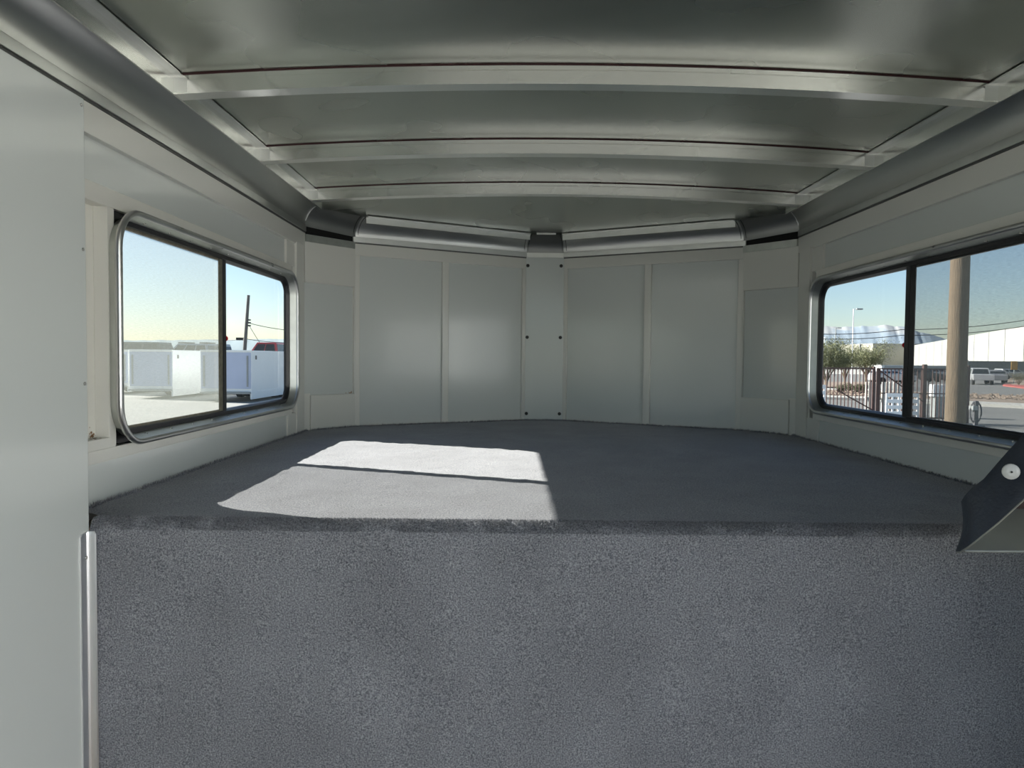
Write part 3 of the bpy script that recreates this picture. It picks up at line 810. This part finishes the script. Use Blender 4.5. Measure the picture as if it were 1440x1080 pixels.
strip_on_ground('planting_bed', [(1100, 546), (1222, 546)], [(1100, 538), (1222, 538)], .1, GRAVEL)
strip_on_ground('parking_apron', [(1100, 526), (1340, 528)], [(1100, 519), (1340, 521)], .05, CONCR)
strip_on_ground('red_curb', [(1410, 543), (1480, 552)], [(1412, 541), (1480, 548)], .12, REDCURB)
strip_on_ground('planting_bed_right', [(1413, 541), (1480, 548)], [(1413, 530), (1480, 530)], .12, GRAVEL)
rk = MB()
for k in range(700):
    px = random.uniform(1150, 1455); f_ = (px-1100)/380; py = 559+10*f_-random.uniform(1, 8)
    q = ground_at(px, py); r = random.uniform(.05, .14)
    vs = [(q.x+r*a_*random.uniform(.6, 1.2), q.y+r*b_*random.uniform(.6, 1.2), gz(q.y)+.12+r*.6*c_+r*.3) for a_, b_, c_ in ((1,0,0),(-1,0,0),(0,1,0),(0,-1,0),(0,0,1),(0,0,-1))]
    rk.add(vs, [(0,2,4),(2,1,4),(1,3,4),(3,0,4),(2,0,5),(1,2,5),(3,1,5),(0,3,5)])
o = rk.build('landscape_rocks', GRAVEL); tag(o, 'tan landscape rocks scattered along the planting strip beyond the fence', 'rocks', kind='stuff')

# ---- plants
def tree(px, Y, h, wd, label, group, trunk=.07, n=5200, leaf=.09, base_frac=.32, mt=LEAF, name='desert_tree', cat='tree'):
    p = at(px, 500, Y); t = thing(name, label, cat, (p.x, Y, gz(Y)), group)
    m = MB(); tips = []
    for k in range(9):
        a_ = k*2.4+random.random(); sp = wd*.5*random.uniform(.35, .95); hh = h*random.uniform(.62, .98)
        P = [Vector((0, 0, 0)), Vector((.05*math.cos(a_), .05*math.sin(a_), h*base_frac*.5)), Vector((sp*.45*math.cos(a_), sp*.45*math.sin(a_), h*.5)), Vector((sp*math.cos(a_), sp*math.sin(a_), hh))]
        m.tube(P, [trunk, trunk*.8, trunk*.4, trunk*.12], 6); tips += [P[2].lerp(P[3], q) for q in (.2, .5, .8, 1)]
        tips.append(P[2])
    m.build('trunk', BARK, t, smooth=True)
    f = MB()
    for k in range(n):
        c = random.choice(tips) + Vector((random.gauss(0, wd*.11), random.gauss(0, wd*.11), random.gauss(0, h*.06)))
        u = Vector((random.uniform(-1, 1), random.uniform(-1, 1), random.uniform(-1, 1))).normalized()*leaf
        v = u.cross(Vector((random.uniform(-1, 1), random.uniform(-1, 1), random.uniform(-1, 1)))).normalized()*leaf*.3
        f.add([c-u, c+v, c+u], [(0, 1, 2)])
    o = f.build('foliage', mt, t); o['kind'] = 'stuff'
G = 'desert trees beyond the fence'
tree(1163, 48, 3.3, 3.9, 'bushy olive green tree at the far end of the right window', G, n=15000, leaf=.10)
tree(1219, 54, 3.7, 3.4, 'airy olive green tree right of the tall white lamp post', G, n=9000, base_frac=.5, leaf=.09)
tree(1189, 66, 3.7, 2.8, 'small olive green tree behind the white lamp post', G, n=6000, leaf=.10)
for px, Y, w_, lb in ((1185, 37.0, .8, 'leftmost of the four low shrubs in the gravel bed'), (1196, 38.2, .7, 'second low shrub from the left in the gravel bed'), (1207, 37.0, .7, 'third low shrub from the left in the gravel bed'), (1216, 38.2, .6, 'rightmost low shrub in the gravel bed beside the white slats')):
    tree(px, Y, .6, w_*.8, lb, 'low shrubs in the gravel bed', trunk=.02, n=1500, leaf=.05, base_frac=.1, mt=BUSH, name='shrub', cat='shrub')
tree(1434, 66, 1.4, 2.0, 'round olive shrub behind the red curb at right', None, trunk=.03, n=2500, leaf=.06, mt=BUSH, name='shrub', cat='shrub')

# ---- lamp posts
def lamp(px, ytop, Y, r, label, mt, arm):
    b_ = at(px, ytop, Y); t = thing('street_lamp', label, 'lamp post', (b_.x, Y, gz(Y)), 'lamp posts beyond the fence'); H = b_.z-gz(Y)
    MB().tube([(0, 0, 0), (0, 0, H)], [r, r*.8], 8).build('pole', mt, t, smooth=True)
    am = MB().tube([(0, 0, H-.05), (arm*.5, 0, H+.05), (arm, 0, H)], r*.5, 6).build('arm', mt, t, smooth=True)
    MB().box(arm*.35, arm*1.2, -.15, .15, H-.06, H+.05).build('lamp_head', OUTGREY, am, bevel=.02)
lamp(1200.5, 434.5, 60, .055, 'tall white lamp post between the two olive trees', OUTW, .6)
lamp(1175.5, 461, 110, .09, 'dark lamp post left of the tall white one', OUTGREY, .7)
lamp(1159.5, 474, 150, .10, 'farthest thin lamp post at the edge of the right window', OUTW, .6)
wire([at(1090, 474, 56), at(1153, 469.8, 56), at(1268, 463.5, 56), at(1440, 450.5, 56), at(1500, 446, 56)], 'upper of two long wires seen through the right window', .028)
wire([at(1090, 480, 56), at(1153, 476.5, 56), at(1268, 471.5, 56), at(1440, 459, 56), at(1500, 454, 56)], 'lower of two long wires seen through the right window', .028)
# white post banner
c = at(1210, 484, 64); t = thing('banner_post', 'pale banner sign on a post between the olive trees', 'sign', (c.x, 64, gz(64)))
hb = c.z-gz(64)
MB().box(-.08, .08, -.03, .03, hb-.62, hb).build('banner', CONCR, t); MB().tube([(0, 0, 0), (0, 0, hb)], .05, 8).build('post', CONCR, t)

# ---- warehouse
t = thing('warehouse', 'huge white warehouse with vertical wall panels behind the fence', 'building', (0, 0, gz(200)))
def line_pt(px):
    # long wall from far (px 1283) to near (px 1440)
    A = Vector((at(1283, 500, 300).x, 300)); B = Vector((at(1440, 500, 132).x, 132)); k = (px-720)/1000
    # solve CAMX + k*Y' = x on the line (roll is small)
    best = None
    lo_, hi_ = -.6, 1.6
    for _ in range(50):
        mid = (lo_+hi_)/2; P = A.lerp(B, mid)
        v = Vector((P.x-CAMX, P.y, .0)); q = 720 + 1000*v.dot(RIGHT)/v.dot(FWD)
        if q < px: lo_ = mid
        else: hi_ = mid
    return A.lerp(B, lo_)
H = 9.2
joints = [1283, 1292, 1302, 1312.7, 1324, 1337, 1351, 1369, 1389.5, 1412, 1439, 1470, 1510]
for a_, b_ in zip(joints, joints[1:]):
    A, B = line_pt(a_), line_pt(b_); d_ = (B-A).normalized(); A = A + d_*.22; B = B - d_*.22; n_ = Vector((-d_.y, d_.x))*.4
    if n_.x < 0: n_ = -n_
    MB().loft([[(A.x, A.y, 0), (B.x, B.y, 0), (B.x+n_.x, B.y+n_.y, 0), (A.x+n_.x, A.y+n_.y, 0)],
               [(A.x, A.y, H), (B.x, B.y, H), (B.x+n_.x, B.y+n_.y, H), (A.x+n_.x, A.y+n_.y, H)]], True, True).build('wall_panel', WALLB, t)
A, B = line_pt(1283), line_pt(1510)
n_ = Vector((.3, -.1)); MB().loft([[(A.x+.3, A.y, 0), (B.x+.3, B.y, 0), (B.x+60, B.y, 0), (A.x+60, A.y, 0)],
      [(A.x+.3, A.y, H-.3), (B.x+.3, B.y, H-.3), (B.x+60, B.y, H-.3), (A.x+60, A.y, H-.3)]], True, True).build('core', CHASSIS, t)
E_ = at(1228, 500, 300)
MB().box(E_.x, A.x+20, 300.5, 330, 0, 9.9).build('end_wall', WALLT, t)
# ---- low dock wall, pillar
a_ = at(1362, 507.5, 105); b_ = at(1490, 509, 105)
o = MB().box(a_.x, b_.x, 105, 106, gz(105), a_.z).build('low_wall', WALLG, bevel=.05); tag(o, 'long low grey wall in front of the white warehouse at right', 'wall')
o = MB().box(a_.x-.7, a_.x-.1, 104.8, 106, gz(105), a_.z+.1).build('wall_pillar', CONCR, bevel=.03); tag(o, 'pale pillar at the left end of the long low grey wall', 'pillar')
# ---- semi trailer far
a_ = at(1240, 513.5, 95); t = thing('truck_trailer', 'long white freight trailer far beyond the gate', 'trailer', (a_.x, 95, gz(95)))
MB().box(0, 12, 0, 2.4, .5, a_.z-gz(95)).build('body', OUTGREY, t, bevel=.03); MB().box(-.02, .3, -.03, 2.43, .5, a_.z-gz(95)+.05).build('nose_panel', OUTW, t)
for x in (2, 8, 9.2): MB().tube([(x, -.05, .5), (x, .3, .5)], .5, 16).build('wheel', TYRE, t, smooth=True)
# ---- cars at right
def rspot(px, Y): p = at(px, 500, Y); return (p.x, Y, gz(Y))
GR_ = 'vehicles on the road beyond the gate'
car(rspot(1379, 76), PI/2-.45, P_WHITE, 'white pickup truck driving away right of the wooden pole', 'pickup', L=5.3, Ht=1.75, group=GR_)
car(rspot(1401, 80), PI/2-.5, P_GREY, 'grey car just right of the white pickup truck', L=4.4, Ht=1.5, group=GR_)
car(rspot(1424, 97), 0.1, P_WHITE, 'white car parked in front of the low grey wall', L=4.6, Ht=1.5, group=GR_)
car(rspot(1319, 90), 0.0, P_SIL, 'silver car parked left of the wooden pole', L=4.6, Ht=1.5, group=GR_)
car(rspot(1297, 84), 0.0, P_BLACK, 'black car parked behind the gate beside the window divider', L=4.6, Ht=1.5, group=GR_)
car(rspot(1254, 72), 0.0, P_SIL, 'silver car seen between the gate brace and the freight trailer', L=4.4, Ht=1.4, group=GR_)
# ---- yellow sign
c = at(1426.5, 514, 75); t = thing('road_sign', 'yellow square road sign on a post before the low grey wall', 'sign', (c.x, 75, gz(75)))
hb = c.z-gz(75)
MB().box(-.34, .34, -.02, .02, hb-.45, hb+.45).build('board', YEL, t); MB().tube([(0, .03, 0), (0, .03, hb)], .04, 6).build('post', OUTGREY, t)
